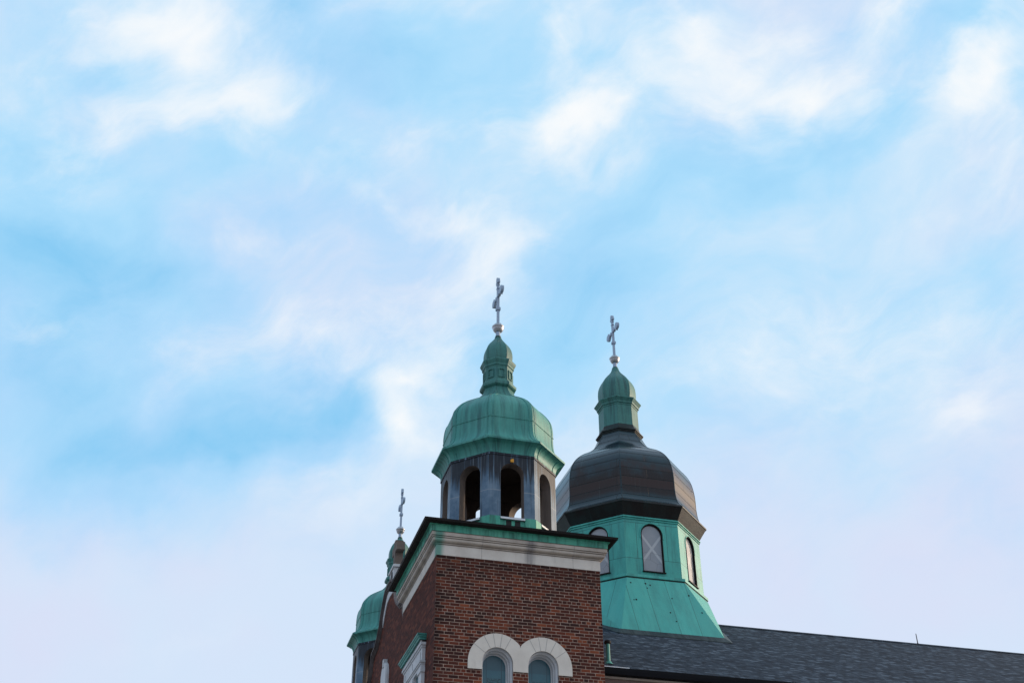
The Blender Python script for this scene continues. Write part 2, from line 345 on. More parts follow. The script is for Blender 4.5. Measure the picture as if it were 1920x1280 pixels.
def glass_leaded():
    t = mat('leaded_glass')
    sp = t.new('ShaderNodeSeparateXYZ', {0: t.uv})
    vo = t.new('ShaderNodeTexVoronoi', {'Vector': t.map(t.uv, (1, .8, 1)), 'Scale': 13, 'Randomness': .75}, feature='DISTANCE_TO_EDGE')
    wv = t.new('ShaderNodeTexWave', {'Vector': t.uv, 'Scale': 5.5, 'Distortion': 6, 'Detail': 1, 'Detail Scale': 3}, wave_type='RINGS', rings_direction='Z')
    ld = t.math('MAXIMUM', t.step(vo.outputs[0], .05, .02), t.step(wv.outputs[1], .82, .93))
    inner = t.math('MULTIPLY', t.step(t.math('ABSOLUTE', sp.outputs[0]), .16, .145), t.step(sp.outputs[1], -.20, -.22))
    fr = t.math('LESS_THAN', t.math('ABSOLUTE', t.math('SUBTRACT', t.math('ABSOLUTE', sp.outputs[0]), .165)), .008)
    c = t.mix(t.noise(t.ob, 5, 3, .5), (.030, .105, .140), (.050, .155, .185))
    c = t.mix(t.math('MULTIPLY', inner, .45), c, (.035, .095, .10))
    c = t.mix(t.math('MULTIPLY', t.math('MULTIPLY', ld, inner), .8), c, (.012, .030, .038))
    c = t.mix(t.math('MULTIPLY', fr, .6), c, (.015, .035, .045))
    head = t.step(sp.outputs[1], -.06, -.03)
    c = t.mix(t.math('MULTIPLY', head, .5), c, (.03, .07, .09))
    return fin(t, c, .25, 0, .45, t.noise(t.ob, 8, 2, .5), .15, .01)
M['glass'] = glass_leaded()
def glass_pale():
    t = mat('milky_glazing')
    sp = t.new('ShaderNodeSeparateXYZ', {0: t.uv}); u, v = sp.outputs[0], sp.outputs[1]
    x1 = t.math('ABSOLUTE', t.math('SUBTRACT', v, t.math('MULTIPLY', u, 1.35)))
    x2 = t.math('ABSOLUTE', t.math('ADD', v, t.math('MULTIPLY', u, 1.35)))
    k = t.step(t.math('MINIMUM', x1, x2), .075, .045)
    lim = t.step(t.math('ABSOLUTE', v), .48, .42)
    n = t.noise(t.ob, 2.5, 4, .6)
    c = t.mix(n, (.19, .205, .235), (.285, .295, .32))
    c = t.mix(t.math('MULTIPLY', t.math('MULTIPLY', k, lim), .55), c, (.52, .52, .53))
    vo = t.new('ShaderNodeTexVoronoi', {'Vector': t.ob, 'Scale': 2.3}, feature='DISTANCE_TO_EDGE')
    crk = t.math('MULTIPLY', t.step(vo.outputs[0], .012, .004), t.step(v, -.05, -.2))
    c = t.mix(t.math('MULTIPLY', crk, .6), c, (.05, .05, .06))
    return fin(t, c, .12, 0, .7, t.noise(t.ob, 4, 2, .5), .06, .01)
M['glazing'] = glass_pale()
def plain(name, a, b, rough=.7, spec=.3, sc=6):
    t = mat(name); n = t.noise(t.ob, sc, 5, .6)
    return fin(t, t.mix(n, a, b), rough, 0, spec, n, .15, .006)
M['soffit'] = plain('painted_board', (.30, .25, .21), (.42, .36, .31))
M['frieze_board'] = plain('brown_board', (.13, .085, .075), (.19, .13, .115))
M['black'] = plain('black_recess', (.010, .010, .011), (.020, .020, .020))
M['gutter'] = plain('black_gutter', (.004, .005, .007), (.008, .009, .013), .6, .1)
M['apron'] = copper('lead_apron', (.022, .034, .040), (.010, .014, .016), (.07, .09, .095), .6, .5, 7, spec=.15)
M['orange'] = plain('orange_plastic', (.55, .24, .02), (.62, .30, .03), .5)
M['ground'] = plain('asphalt', (.045, .045, .046), (.07, .069, .067), .9, .2, .7)
M['walk'] = plain('concrete', (.27, .255, .24), (.34, .325, .305), .9, .2, 1.5)
M['grass'] = plain('lawn', (.035, .06, .02), (.06, .09, .03), .95, .1, 3)

# ------------------------------------------------------------------ mesh builder
class MB:
    def __init__(s): s.v = []; s.f = []; s.uv = []; s.m = []; s.sm = []
    def face(s, pts, uv=None, m=0, smooth=False):
        pts = [Vector(p) for p in pts]
        if uv is None:
            n = Vector((0, 0, 0))
            for i in range(1, len(pts)-1): n += (pts[i]-pts[0]).cross(pts[i+1]-pts[0])
            if n.length < 1e-12: return
            n.normalize()
            if abs(n.z) > .97: uv = [(p.x, p.y) for p in pts]
            else:
                t = Vector((0, 0, 1)).cross(n).normalized(); b = n.cross(t)
                if b.z < 0: b = -b
                uv = [(p.dot(t), p.dot(b)) for p in pts]
        i0 = len(s.v); s.v += pts; s.f.append(tuple(range(i0, i0+len(pts)))); s.uv.append(uv); s.m.append(m); s.sm.append(smooth)
    def grid(s, rows, uvs=None, m=0, smooth=True):   # shared verts, so it shades smooth
        i0 = len(s.v); w = len(rows[0])
        for r in rows: s.v += [Vector(p) for p in r]
        for i in range(len(rows)-1):
            for j in range(w-1):
                q = [(i, j), (i, j+1), (i+1, j+1), (i+1, j)]
                s.f.append(tuple(i0+a*w+b for a, b in q)); s.m.append(m); s.sm.append(smooth)
                s.uv.append([uvs[a][b] for a, b in q] if uvs else [(j*.1, i*.1)]*4)
    def box(s, x0, x1, y0, y1, z0, z1, m=0):
        P = lambda a, b, c: ((x0, x1)[a], (y0, y1)[b], (z0, z1)[c])
        for q in (((0,0,0),(1,0,0),(1,0,1),(0,0,1)), ((1,1,0),(0,1,0),(0,1,1),(1,1,1)), ((0,1,0),(0,0,0),(0,0,1),(0,1,1)),
                  ((1,0,0),(1,1,0),(1,1,1),(1,0,1)), ((0,0,1),(1,0,1),(1,1,1),(0,1,1)), ((0,1,0),(1,1,0),(1,0,0),(0,0,0))):
            s.face([P(*a) for a in q], m=m)
    def lathe(s, c, prof, seg=24, m=0, smooth=True):
        rows = [[(c[0]+r*math.cos(2*math.pi*j/seg), c[1]+r*math.sin(2*math.pi*j/seg), z) for j in range(seg+1)] for r, z in prof]
        uvs = [[(j*.05, z) for j in range(seg+1)] for r, z in prof]
        s.grid(rows, uvs, m, smooth)
    def build(s, name, mats, parent=None):
        me = bpy.data.meshes.new(name)
        me.from_pydata([(p.x, p.y, p.z+GZ) for p in s.v], [], s.f)
        for k in mats: me.materials.append(M[k] if isinstance(k, str) else k)
        ul = me.uv_layers.new(name='UVMap')
        for p, uv, mi, sm in zip(me.polygons, s.uv, s.m, s.sm):
            p.material_index = mi; p.use_smooth = sm
            for li, c in zip(p.loop_indices, uv): ul.data[li].uv = c
        me.update()
        o = bpy.data.objects.new(name, me); COL.objects.link(o)
        if parent: o.parent = parent
        return o

def cat_rom(pts, n=6):
    out = []
    P = [pts[0]] + list(pts) + [pts[-1]]
    for i in range(1, len(P)-2):
        for k in range(n):
            t = k/n; a, b, c, d = P[i-1], P[i], P[i+1], P[i+2]
            out.append(tuple(.5*(2*b[q]+(c[q]-a[q])*t+(2*a[q]-5*b[q]+4*c[q]-d[q])*t*t+(3*b[q]-a[q]-3*c[q]+d[q])*t**3) for q in (0, 1)))
    out.append(tuple(pts[-1])); return out

C8, S8 = math.cos(math.pi/8), math.sin(math.pi/8)
def fdir(k): a = R(-90+45*k); return Vector((math.cos(a), math.sin(a), 0)), Vector((-math.sin(a), math.cos(a), 0))   # face normal, tangent; k=0 faces the viewer's side
def octa(mb, c, prof, m=0, smooth=False, v0=None, jitter=1.0):
    L = [0.0]
    for a, b in zip(prof, prof[1:]): L.append(L[-1]+math.hypot(b[0]-a[0], b[1]-a[1]))
    for k in range(8):
        n, t = fdir(k); rows = []; uvs = []
        for (r, z), l in zip(prof, L):
            o = Vector((c[0], c[1], z))+n*(r*C8); w = r*S8
            rows.append([o-t*w, o+t*w]); v = z if v0 is None else v0+l
            uvs.append([(-w+k*7.31, v), (w+k*7.31, v)])
        mb.grid(rows, uvs, m, smooth)
def octcap(mb, c, r, z, m=0):
    mb.face([(c[0]+r*math.cos(R(22.5+45*k)), c[1]+r*math.sin(R(22.5+45*k)), z) for k in range(8)], m=m)
def batten(mb, c, prof, k, side, off, w=.03, proud=.012, m=0):
    n, t = fdir(k); rows = []
    for i, (r, z) in enumerate(prof):
        a, b = prof[max(i-1, 0)], prof[min(i+1, len(prof)-1)]
        tr, tz = b[0]-a[0], b[1]-a[1]; l = math.hypot(tr, tz) or 1
        nn = n*(tz/l)+Vector((0, 0, -tr/l))
        s = side*(r*S8-off) if off is not None else side
        o = Vector((c[0], c[1], z))+n*(r*C8)+t*s
        rows.append([o-t*w/2-nn*.01, o-t*w/2+nn*proud, o+t*w/2+nn*proud, o+t*w/2-nn*.01])
    mb.grid(rows, [[(j*.1, q[1]) for j in range(4)] for q in prof], m, False)
def arch_pts(r, zc, n=20): return [(-r*math.cos(math.pi*i/n), zc+r*math.sin(math.pi*i/n)) for i in range(n+1)]
def arch_wall(mb, P, wo, wi, z0, z1, r, zs, zc, th, m=0, mj=1, mi=2, u0=0.0, back=True, zs_in=None):
    A = arch_pts(r, zc)
    for d, w, mm in ((0, wo, m), (th, wi, mi)):
        if d and not back: continue
        def F(pts): mb.face([P(s, d, z) for s, z in pts], [(s+u0, z) for s, z in pts], mm)
        F([(-w, z0), (-r, z0), (-r, z1), (-w, z1)]); F([(r, z0), (w, z0), (w, z1), (r, z1)])
        if zs > z0: F([(-r, z0), (r, z0), (r, zs), (-r, zs)])
        for (a, za), (b, zb) in zip(A, A[1:]): F([(a, za), (b, zb), (b, z1), (a, z1)])
    mb.grid([[P(s, d, z) for s, z in A] for d in (0, th)], [[(d, z) for s, z in A] for d in (0, th)], mj, True)
    for s in (-r, r): mb.face([P(s, 0, zs), P(s, th, zs), P(s, th, zc), P(s, 0, zc)], [(0, zs), (th, zs), (th, zc), (0, zc)], mj)
    mb.face([P(-r, 0, zs), P(r, 0, zs), P(r, th, zs), P(-r, th, zs)], m=mj)
def arch_plate(mb, P, r, zs, zc, d, m=0):                 # a pane filling an arched opening
    A = arch_pts(r, zc)
    pts = [(-r, zs), (r, zs)] + A[::-1]
    cz = zc-.02
    mb.face([P(s, d, z) for s, z in pts], [(s, z-cz) for s, z in pts], m)
def arch_frame(mb, P, prof, zs, zc, m=0, n=24):           # profile (radius, depth) swept up the jambs and round the head
    ang = [None]+[math.pi-math.pi*i/n for i in range(n+1)]+[-1]
    rows = []; uvs = []
    for q, a in enumerate(ang):
        row = []
        for r, d in prof:
            if a is None: row.append(P(-r, d, zs))
            elif a == -1: row.append(P(r, d, zs))
            else: row.append(P(r*math.cos(a), d, zc+r*math.sin(a)))
        rows.append(row); uvs.append([(q*.1, j*.05) for j in range(len(prof))])
    for j in range(len(prof)-1):
        mb.grid([[x[j], x[j+1]] for x in rows], [[x[j], x[j+1]] for x in uvs], m, True)
def square_loft(mb, x0, x1, y0, y1, prof, mats=None):     # (outset, z) profile mitred round a rectangle
    for i, ((d, z), (e, y)) in enumerate(zip(prof, prof[1:])):
        A = [(x0-d, y0-d, z), (x1+d, y0-d, z), (x1+d, y1+d, z), (x0-d, y1+d, z)]
        B = [(x0-e, y0-e, y), (x1+e, y0-e, y), (x1+e, y1+e, y), (x0-e, y1+e, y)]
        for k in range(4):
            j = (k+1) % 4; mb.face([A[k], A[j], B[j], B[k]], m=(mats[i] if mats else 0))

def empty(name, loc=(0, 0, 0)):
    o = bpy.data.objects.new(name, None); COL.objects.link(o); o.location = loc; o.empty_display_size = .5; return o
def copy_tree(o, parent, off=(0, 0, 0)):
    c = o.copy(); COL.objects.link(c); c.parent = parent
    c.location = o.location+Vector(off)
    for ch in list(o.children): copy_tree(ch, c)
    return c

# ------------------------------------------------------------------ the church
TW = 3.73; H = TW/2; FAR = 15.3866; YM = (H+FAR)/2; XB = 7.8178
church = empty('church')
church['label'] = 'brick church with green and dark copper onion domes, silver crosses and a slate grey roof'
church['category'] = 'church'

# --- near bell tower: brick shaft with paired arched windows on the viewer's side
WX = (1.365, 2.36); WZC = -2.27; WR = .332; WSILL = -4.6; ZTOP = .02
mb = MB(); zb = -GZ-.2
def Pn(cx): return lambda s, d, z: (cx+s, d, z)
xm = (WX[0]+WX[1])/2
def pierced(xa, xb, cx):
    A = arch_pts(WR, WZC)
    def F(pts): mb.face([(x, 0, z) for x, z in pts], [(x, z) for x, z in pts], 0)
    F([(xa, zb), (cx-WR, zb), (cx-WR, ZTOP), (xa, ZTOP)]); F([(cx+WR, zb), (xb, zb), (xb, ZTOP), (cx+WR, ZTOP)])
    F([(cx-WR, zb), (cx+WR, zb), (cx+WR, WSILL), (cx-WR, WSILL)])
    for (a, za), (b, zb2) in zip(A, A[1:]): F([(cx+a, za), (cx+b, zb2), (cx+b, ZTOP), (cx+a, ZTOP)])
    mb.grid([[(cx+s, d, z) for s, z in A] for d in (0, .32)], None, 0)
    for s in (-WR, WR): mb.face([(cx+s, 0, WSILL), (cx+s, .32, WSILL), (cx+s, .32, WZC), (cx+s, 0, WZC)])
    mb.face([(cx-WR, 0, WSILL), (cx+WR, 0, WSILL), (cx+WR, .32, WSILL), (cx-WR, .32, WSILL)])
pierced(0, xm, WX[0]); pierced(xm, TW, WX[1])
mb.face([(0, TW, zb), (0, 0, zb), (0, 0, ZTOP), (0, TW, ZTOP)], m=1)
mb.face([(TW, 0, zb), (TW, TW, zb), (TW, TW, ZTOP), (TW, 0, ZTOP)])
mb.face([(TW, TW, zb), (0, TW, zb), (0, TW, ZTOP), (TW, TW, ZTOP)])
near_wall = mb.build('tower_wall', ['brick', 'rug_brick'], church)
near_wall['label'] = 'near brick tower with paired arched windows'
mb = MB(); mb.box(0, TW, 0, TW, zb, ZTOP)
far_off = (0, FAR-H, 0)
far_wall = mb.build('tower_wall', ['rug_brick'], church); far_wall.location = far_off
far_wall['label'] = 'far brick tower behind the gable'

mb = MB()                                     # flat stone band
square_loft(mb, 0, TW, 0, TW, [(-.05, 0), (.012, 0), (.012, .236), (-.05, .236)])
o = mb.build('stone_band', ['stone'], near_wall)
mb = MB()
cyma = [(.012, .236), (-.01, .237), (-.01, .250), (.026, .251), (.026, .272), (.008, .273), (.008, .284)] + cat_rom([(.038, .285), (.088, .292), (.110, .315), (.112, .352)], 4) + [(.085, .353), (.085, .368), (.128, .369), (.130, .388), (.105, .389), (.105, .402), (.148, .403), (.148, .478), (.125, .479), (.125, .492), (.148, .493)]
square_loft(mb, 0, TW, 0, TW, cyma)
mb.build('cornice_moulding', ['stone_cornice'], near_wall)
mb = MB(); square_loft(mb, 0, TW, 0, TW, [(.148, .492), (.160, .494), (.166, .632), (.212, .635)])
mb.build('copper_fascia', ['fascia'], near_wall)
mb = MB()
square_loft(mb, 0, TW, 0, TW, [(.210, .637), (.212, .635), (.302, .641), (.315, .650), (.345, .655), (.352, .690), (.358, .705), (.33, .712)] )
square_loft(mb, 0, TW, 0, TW, [(.33, .712), (-.6, .93), (-1.9, .95)])
mb.build('roof_edge', ['dark_metal'], near_wall)
for ch in list(near_wall.children): copy_tree(ch, far_wall)

# --- paired arched windows
for cx in WX:
    mb = MB(); P = Pn(cx)
    arch_frame(mb, P, [(WR-.004, .006), (WR-.004, .07), (WR-.022, .075), (WR-.034, .09), (WR-.034, .17), (WR-.046, .175), (WR-.058, .19), (WR-.058, .275), (WR-.08, .28), (WR-.08, .30)], WSILL+.05, WZC)
    mb.box(cx-WR+.004, cx+WR-.004, -.03, .30, WSILL, WSILL+.06)
    w = mb.build('window', ['stone_grey'], church)
    mb = MB(); arch_plate(mb, P, WR-.07, WSILL+.05, WZC, .29)
    mb.build('pane', ['glass'], w)
mb = MB()                                     # limestone voussoirs over both windows
RO, RI, ZL, PR = .64, .333, -2.425, -.022
def ring_outer(cx, sgn):
    pts = []
    for i in range(41):
        a = math.pi*i/40; x = cx+RO*math.cos(a)*sgn
        z = WZC-.01+RO*math.sin(a)
        pts.append((x, z))
    return pts
amid = math.acos((xm-WX[0])/RO)
for cx, sg in ((WX[0], -1), (WX[1], 1)):
    N_ = 40; outer = []; inner = []
    for i in range(N_+1):
        th = math.pi*i/N_                     # 0 = outer side leg, pi = middle leg
        inner.append((cx+sg*RI*math.cos(th), WZC+RI*math.sin(th)))
        ox, oz = cx+sg*RO*math.cos(th), WZC-.01+RO*math.sin(th)
        if (ox-xm)*sg < 0:                    # clipped where the two arches meet
            k = (xm-cx)/(sg*math.cos(th)); ox, oz = xm, WZC+k*math.sin(th)-.01
        outer.append((ox, oz))
    outer = [(outer[0][0], ZL)]+outer+[(xm, ZL)]; inner = [(inner[0][0], ZL)]+inner+[(inner[-1][0], ZL)]
    for (a, b), (c, d) in zip(zip(outer, inner), zip(outer[1:], inner[1:])):
        mb.face([(a[0], PR, a[1]), (b[0], PR, b[1]), (d[0], PR, d[1]), (c[0], PR, c[1])])
        mb.face([(a[0], PR, a[1]), (c[0], PR, c[1]), (c[0], .02, c[1]), (a[0], .02, a[1])])
        mb.face([(b[0], PR, b[1]), (b[0], .02, b[1]), (d[0], .02, d[1]), (d[0], PR, d[1])])
    for a, b in ((outer[0], inner[0]), (inner[-1], outer[-1])):
        mb.face([(a[0], PR, ZL), (a[0], .02, ZL), (b[0], .02, ZL), (b[0], PR, ZL)])
    for dg in (36, 62, 81, 99, 118):
        th = R(dg); e = .0055; y = PR-.0015
        ro = RO
        c_, s_ = math.cos(th)*sg, math.sin(th)
        if (cx+ro*c_-xm)*sg < 0: ro = abs((xm-cx)/c_)
        q = [(RI+.002, -e), (ro-.002, -e), (ro-.002, e), (RI+.002, e)]
        mb.face([(cx+r*c_-t*s_, y, WZC+r*s_+t*c_) for r, t in q], m=1)
mb.build('arch_surround', ['stone_arch', 'stone_joint'], church)

# --- stone window head on the street side of the near tower
mb = MB()
ya, yb = .86, 2.87
def course(d, z0, z1, e=0.0, m=0, mbx=None): (mbx or mb).box(-d, .02, ya-e, yb+e, z0, z1, m)
course(.115, -1.72, -1.665, .05); course(.090, -1.765, -1.723, .02); course(.070, -2.06, -1.768, 0)
course(.125, -2.10, -2.062, .05); course(.105, -2.135, -2.102, .03); course(.085, -2.20, -2.137, .015)
for y0, y1 in ((ya, ya+.30), (yb-.30, yb), (1.72, 2.01)):
    mb.box(-.10, .02, y0-.03, y1+.03, -2.30, -2.202); mb.box(-.075, .02, y0, y1, -6.0, -2.302)
for y in (ya+.16, (ya+yb)/2, yb-.16): mb.box(-.0725, -.06, y-.012, y+.012, -1.99, -1.83, 1)
srd = mb.build('window_head', ['stone_grey', 'black'], church)
mb = MB()
prof = [(.10, -1.612), (.150, -1.612), (.155, -1.57), (.178, -1.56), (.180, -1.53), (.200, -1.522), (.204, -1.492), (.02, -1.46)]
for (d, z), (e, y) in zip(prof, prof[1:]):
    k = -.10
    mb.face([(-d, ya-d-k+.0, z), (-e, ya-e-k, y), (-e, yb+e+k, y), (-d, yb+d+k, z)])
    mb.face([(.02, ya-d-k, z), (-d, ya-d-k, z), (-e, ya-e-k, y), (.02, ya-e-k, y)])
    mb.face([(.02, yb+d+k, z), (-d, yb+d+k, z), (-e, yb+e+k, y), (.02, yb+e+k, y)])
mb.build('copper_cap', ['green'], srd)
mb = MB(); course(.08, -1.663, -1.614, .02, 1, mb)  # black backing course paints the shade between the dentils
for i in range(22):
    y = ya+.0+(yb-ya-.05)*i/21; mb.box(-.108, -.081, y, y+.05, -1.662, -1.618, 0)
mb.build('dentil_course', ['stone_grey', 'black'], srd)
mb = MB()
for y0, y1 in ((ya+.30, 1.72), (2.01, yb-.30)):
    mb.box(-.012, -.004, y0+.002, y1-.002, -6, -2.204)
mb.build('pane', ['glass'], srd)

# --- belfry lantern
NC = (H, H); LR = 1.417
def make_lantern():
    mb = MB(); th = .25; zs, zc, r = 1.345, 2.445, .283
    for k in range(8):
        n, t = fdir(k); o = Vector((NC[0], NC[1], 0))+n*(LR*C8)
        P = lambda s, d, z, n=n, t=t, o=o: o+t*s-n*d+Vector((0, 0, z))
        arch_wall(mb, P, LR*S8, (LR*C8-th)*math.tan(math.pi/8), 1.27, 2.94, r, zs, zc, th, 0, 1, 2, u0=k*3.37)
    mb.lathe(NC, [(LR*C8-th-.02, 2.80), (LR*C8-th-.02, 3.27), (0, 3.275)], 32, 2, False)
    octcap(mb, NC, 1.30, 1.25, 3)
    lan = mb.build('lantern', ['lead', 'jamb', 'inside', 'dark_metal'], church)
    mb = MB()                                 # coved eave
    cove = cat_rom([(1.432, 2.975), (1.440, 3.04), (1.475, 3.12), (1.54, 3.19), (1.645, 3.232)], 5)
    octa(mb, NC, [(1.40, 2.915), (1.436, 2.918), (1.436, 2.955), (1.424, 2.958), (1.432, 2.975)], 1)
    octa(mb, NC, cove, 0, True); octa(mb, NC, [(1.645, 3.232), (1.668, 3.236), (1.672, 3.285), (1.62, 3.318)])
    for k in range(8):
        for sd in (-1, 1): batten(mb, NC, cove, k, sd, .17, .028, .014)
    mb.build('coved_eave', ['green', 'lead'], lan)
    mb = MB()
    for k in range(8):                        # corner blocks of the plinth
        n, t = fdir(k)
        for sg in (-1, 1):
            w0, w1 = LR*S8+.016, .30
            o = Vector((NC[0], NC[1], 0))+n*(LR*C8+.03)
            a, b = o+t*sg*(w0+.0), o+t*sg*w1
            mb.face([a+Vector((0,0,.80)), b+Vector((0,0,.80)), b+Vector((0,0,1.335)), a+Vector((0,0,1.335))])
            mb.face([a+Vector((0,0,1.335)), b+Vector((0,0,1.335)), b-n*.1+Vector((0,0,1.345)), a-n*.1+Vector((0,0,1.345))])
            mb.face([b+Vector((0,0,.80)), b-n*.12+Vector((0,0,.80)), b-n*.12+Vector((0,0,1.345)), b+Vector((0,0,1.335))])
        o = Vector((NC[0], NC[1], 0))+n*(LR*C8-.012)
        mb.face([o-t*.31+Vector((0,0,.8)), o+t*.31+Vector((0,0,.8)), o+t*.31+Vector((0,0,1.30)), o-t*.31+Vector((0,0,1.30))])
        for s in (-.15, .06):                 # dark openings below the sill
            q = o+n*.004+t*s
            mb.face([q+Vector((0,0,1.10)), q+t*.13+Vector((0,0,1.10)), q+t*.13+Vector((0,0,1.262)), q+Vector((0,0,1.262))], m=1)
    mb.build('plinth', ['fascia', 'black'], lan)
    for k in range(8):
        n, t = fdir(k); mb = MB(); o = Vector((NC[0], NC[1], 0))+n*(LR*C8); w = .292
        a, b = o+n*.045, o-n*.24
        q = [a-t*w+Vector((0,0,1.318)), a+t*w+Vector((0,0,1.318)), b+t*(w-.012)+Vector((0,0,1.352)), b-t*(w-.012)+Vector((0,0,1.352))]
        d = Vector((0, 0, -.045)); p = [x+d for x in q]
        mb.face(q); mb.face(p[::-1])
        for i in range(4): mb.face([q[i], p[i], p[(i+1) % 4], q[(i+1) % 4]])
        mb.build('sill', ['white'], lan)
    return lan
lan = make_lantern()
lan['label'] = 'belfry of streaked sheet metal with open arches on the near tower'
NDOME = [(1.615, 3.318), (1.545, 3.372), (1.475, 3.45), (1.425, 3.55), (1.398, 3.70), (1.390, 3.90), (1.393, 4.13), (1.362, 4.36), (1.287, 4.51), (1.135, 4.69), (.965, 4.82), (.66, 5.01), (.60, 5.045)]
def make_dome():
    mb = MB(); pr = cat_rom(NDOME, 6)
    octa(mb, NC, pr, 0, True)
    d = mb.build('dome', ['green'], church)
    mb = MB()
    for k in range(8):
        for sd in (-1, 1): batten(mb, NC, pr, k, sd, .085, .022, .010)
    ring = [(1.392, 3.962), (1.404, 3.966), (1.404, 3.984), (1.392, 3.988)]
    octa(mb, NC, ring)
    mb.build('seam', ['green'], d)
    return d
dome = make_dome()
def make_cupola(c, fl, lip, drum, corn, onion, mats):
    mb = MB(); octa(mb, c, drum)
    cu = mb.build('cupola', [mats[0]], church)
    mb = MB(); octa(mb, c, cat_rom(fl, 5), 0, True); octa(mb, c, lip); mb.build('flared_base', [mats[1]], cu)
    mb = MB(); octa(mb, c, corn); mb.build('cornice', [mats[0]], cu)
    mb = MB(); octa(mb, c, cat_rom(onion, 6), 0, True); mb.build('onion', [mats[2]], cu)
    return cu
cup = make_cupola(NC, [(.625, 5.03), (.54, 5.12), (.475, 5.21), (.425, 5.31), (.40, 5.40)],
    [(.40, 5.40), (.455, 5.43), (.478, 5.455), (.480, 5.525), (.468, 5.53), (.415, 5.60)],
    [(.400, 5.58), (.392, 5.63), (.386, 6.02)],
    [(.386, 5.985), (.392, 6.00), (.398, 6.03), (.420, 6.045), (.424, 6.10), (.440, 6.125), (.468, 6.175), (.475, 6.20), (.470, 6.225), (.36, 6.25)],
    [(.360, 6.25), (.378, 6.33), (.385, 6.44), (.378, 6.56), (.345, 6.69), (.280, 6.81), (.195, 6.92), (.120, 7.02), (.085, 7.10), (.078, 7.14)], ['green_cupola', 'green_cupola', 'green_cupola'])
mb = MB()
for k in range(8):                            # raised frames on the cupola drum
    n, t = fdir(k); o = Vector((H, H, 0))+n*(.389*C8+.003)
    for a0, a1, z0, z1 in ((-.085, -.062, 5.70, 5.935), (.062, .085, 5.70, 5.935), (-.085, .085, 5.68, 5.70), (-.062, .062, 5.915, 5.935)):
        q = [o+t*a0+Vector((0,0,z0)), o+t*a1+Vector((0,0,z0)), o+t*a1+Vector((0,0,z1)), o+t*a0+Vector((0,0,z1))]
        p = [x+n*.022 for x in q]; mb.face(p)
        for i in range(4): mb.face([q[i], q[(i+1) % 4], p[(i+1) % 4], p[i]])
mb.build('panel_frame', ['green_cupola'], cup)

def make_cross(c, z0, k):                     # budded cross on a ball, facing the street (arms along Y)
    mb = MB(); Z = lambda z: z0+z*k
    def bar(pts, thick, m=0):                 # outline in (y, z), extruded along X
        t = thick*k/2
        f = [(c[0]-t, c[1]+y*k, Z(z)) for y, z in pts]; b = [(c[0]+t, c[1]+y*k, Z(z)) for y, z in pts]
        mb.face(f); mb.face(b[::-1])
        for i in range(len(pts)): j = (i+1) % len(pts); mb.face([f[i], f[j], b[j], b[i]])
    def lobe(cy, cz, ry, rz, n=14): return [(cy+ry*math.cos(2*math.pi*i/n), cz+rz*math.sin(2*math.pi*i/n)) for i in range(n)]
    zc = 1.31; th = .066
    bar([(-.028, .44), (.028, .44), (.028, 1.86), (-.028, 1.86)], th)
    bar([(-.37, zc-.030), (-.0285, zc-.030), (-.0285, zc+.030), (-.37, zc+.030)], th)
    bar([(.0285, zc-.030), (.37, zc-.030), (.37, zc+.030), (.0285, zc+.030)], th)
    bar(lobe(0, 1.85, .062, .090), th+.012); bar(lobe(0, 1.70, .056, .034), th+.010); bar(lobe(0, 1.58, .058, .03), th+.008)
    for s in (-1, 1):
        bar(lobe(s*.40, zc, .085, .105), th+.012); bar(lobe(s*.29, zc, .045, .085), th+.010); bar(lobe(s*.12, zc, .05, .055), th+.008)
    for s in (-1, 1):
        bar(lobe(s*.335, zc+.085, .040, .045), th+.004); bar(lobe(s*.335, zc-.085, .040, .045), th+.004); bar(lobe(s*.066, 1.775, .036, .042), th+.004)
    bar([(-.055, .86), (.055, .86), (.06, .90), (.055, .945), (-.055, .945), (-.06, .90)], .115)
    cr_ = mb.build('finial_cross', ['silver'], church)
    mb = MB(); mb.lathe(c, [(0, Z(.46)), (.05*k, Z(.445)), (.09*k, Z(.415)), (.12*k, Z(.365)), (.132*k, Z(.335)), (.160*k, Z(.33)), (.165*k, Z(.312)), (.160*k, Z(.295)), (.150*k, Z(.285)), (.142*k, Z(.24)), (.115*k, Z(.185)), (.07*k, Z(.15)), (.0, Z(.14))], 28)
    mb.build('ball', ['ball'], cr_)
    mb = MB(); mb.lathe(c, [(.068*k, Z(-.02)), (.064*k, Z(.02)), (.060*k, Z(.15))], 20)
    mb.lathe(c, [(.085*k, Z(-.045)), (.088*k, Z(-.03)), (.083*k, Z(-.012)), (.06*k, Z(-.008))], 20, 1)
    mb.build('neck', ['silver', 'dark_metal'], cr_)
    return cr_
cross = make_cross(NC, 7.125, 1.0)
# the far tower carries the same belfry, dome, cupola and cross
for part in (lan, dome, cup, cross):
    cpy = copy_tree(part, church, far_off)
    if part is lan: cpy['label'] = 'belfry of the far tower, half hidden by the gable'
mb = MB(); n, t = fdir(0); yy = H-LR*C8
mb.box(H-.045, H+.030, yy-.045, yy-.002, 2.742, 2.81); mb.box(H-.02, H+.03, yy-.035, yy-.003, 2.811, 2.835)
o = mb.build('orange_box', ['orange'], church); o['label'] = 'small orange box fixed above the belfry arch'

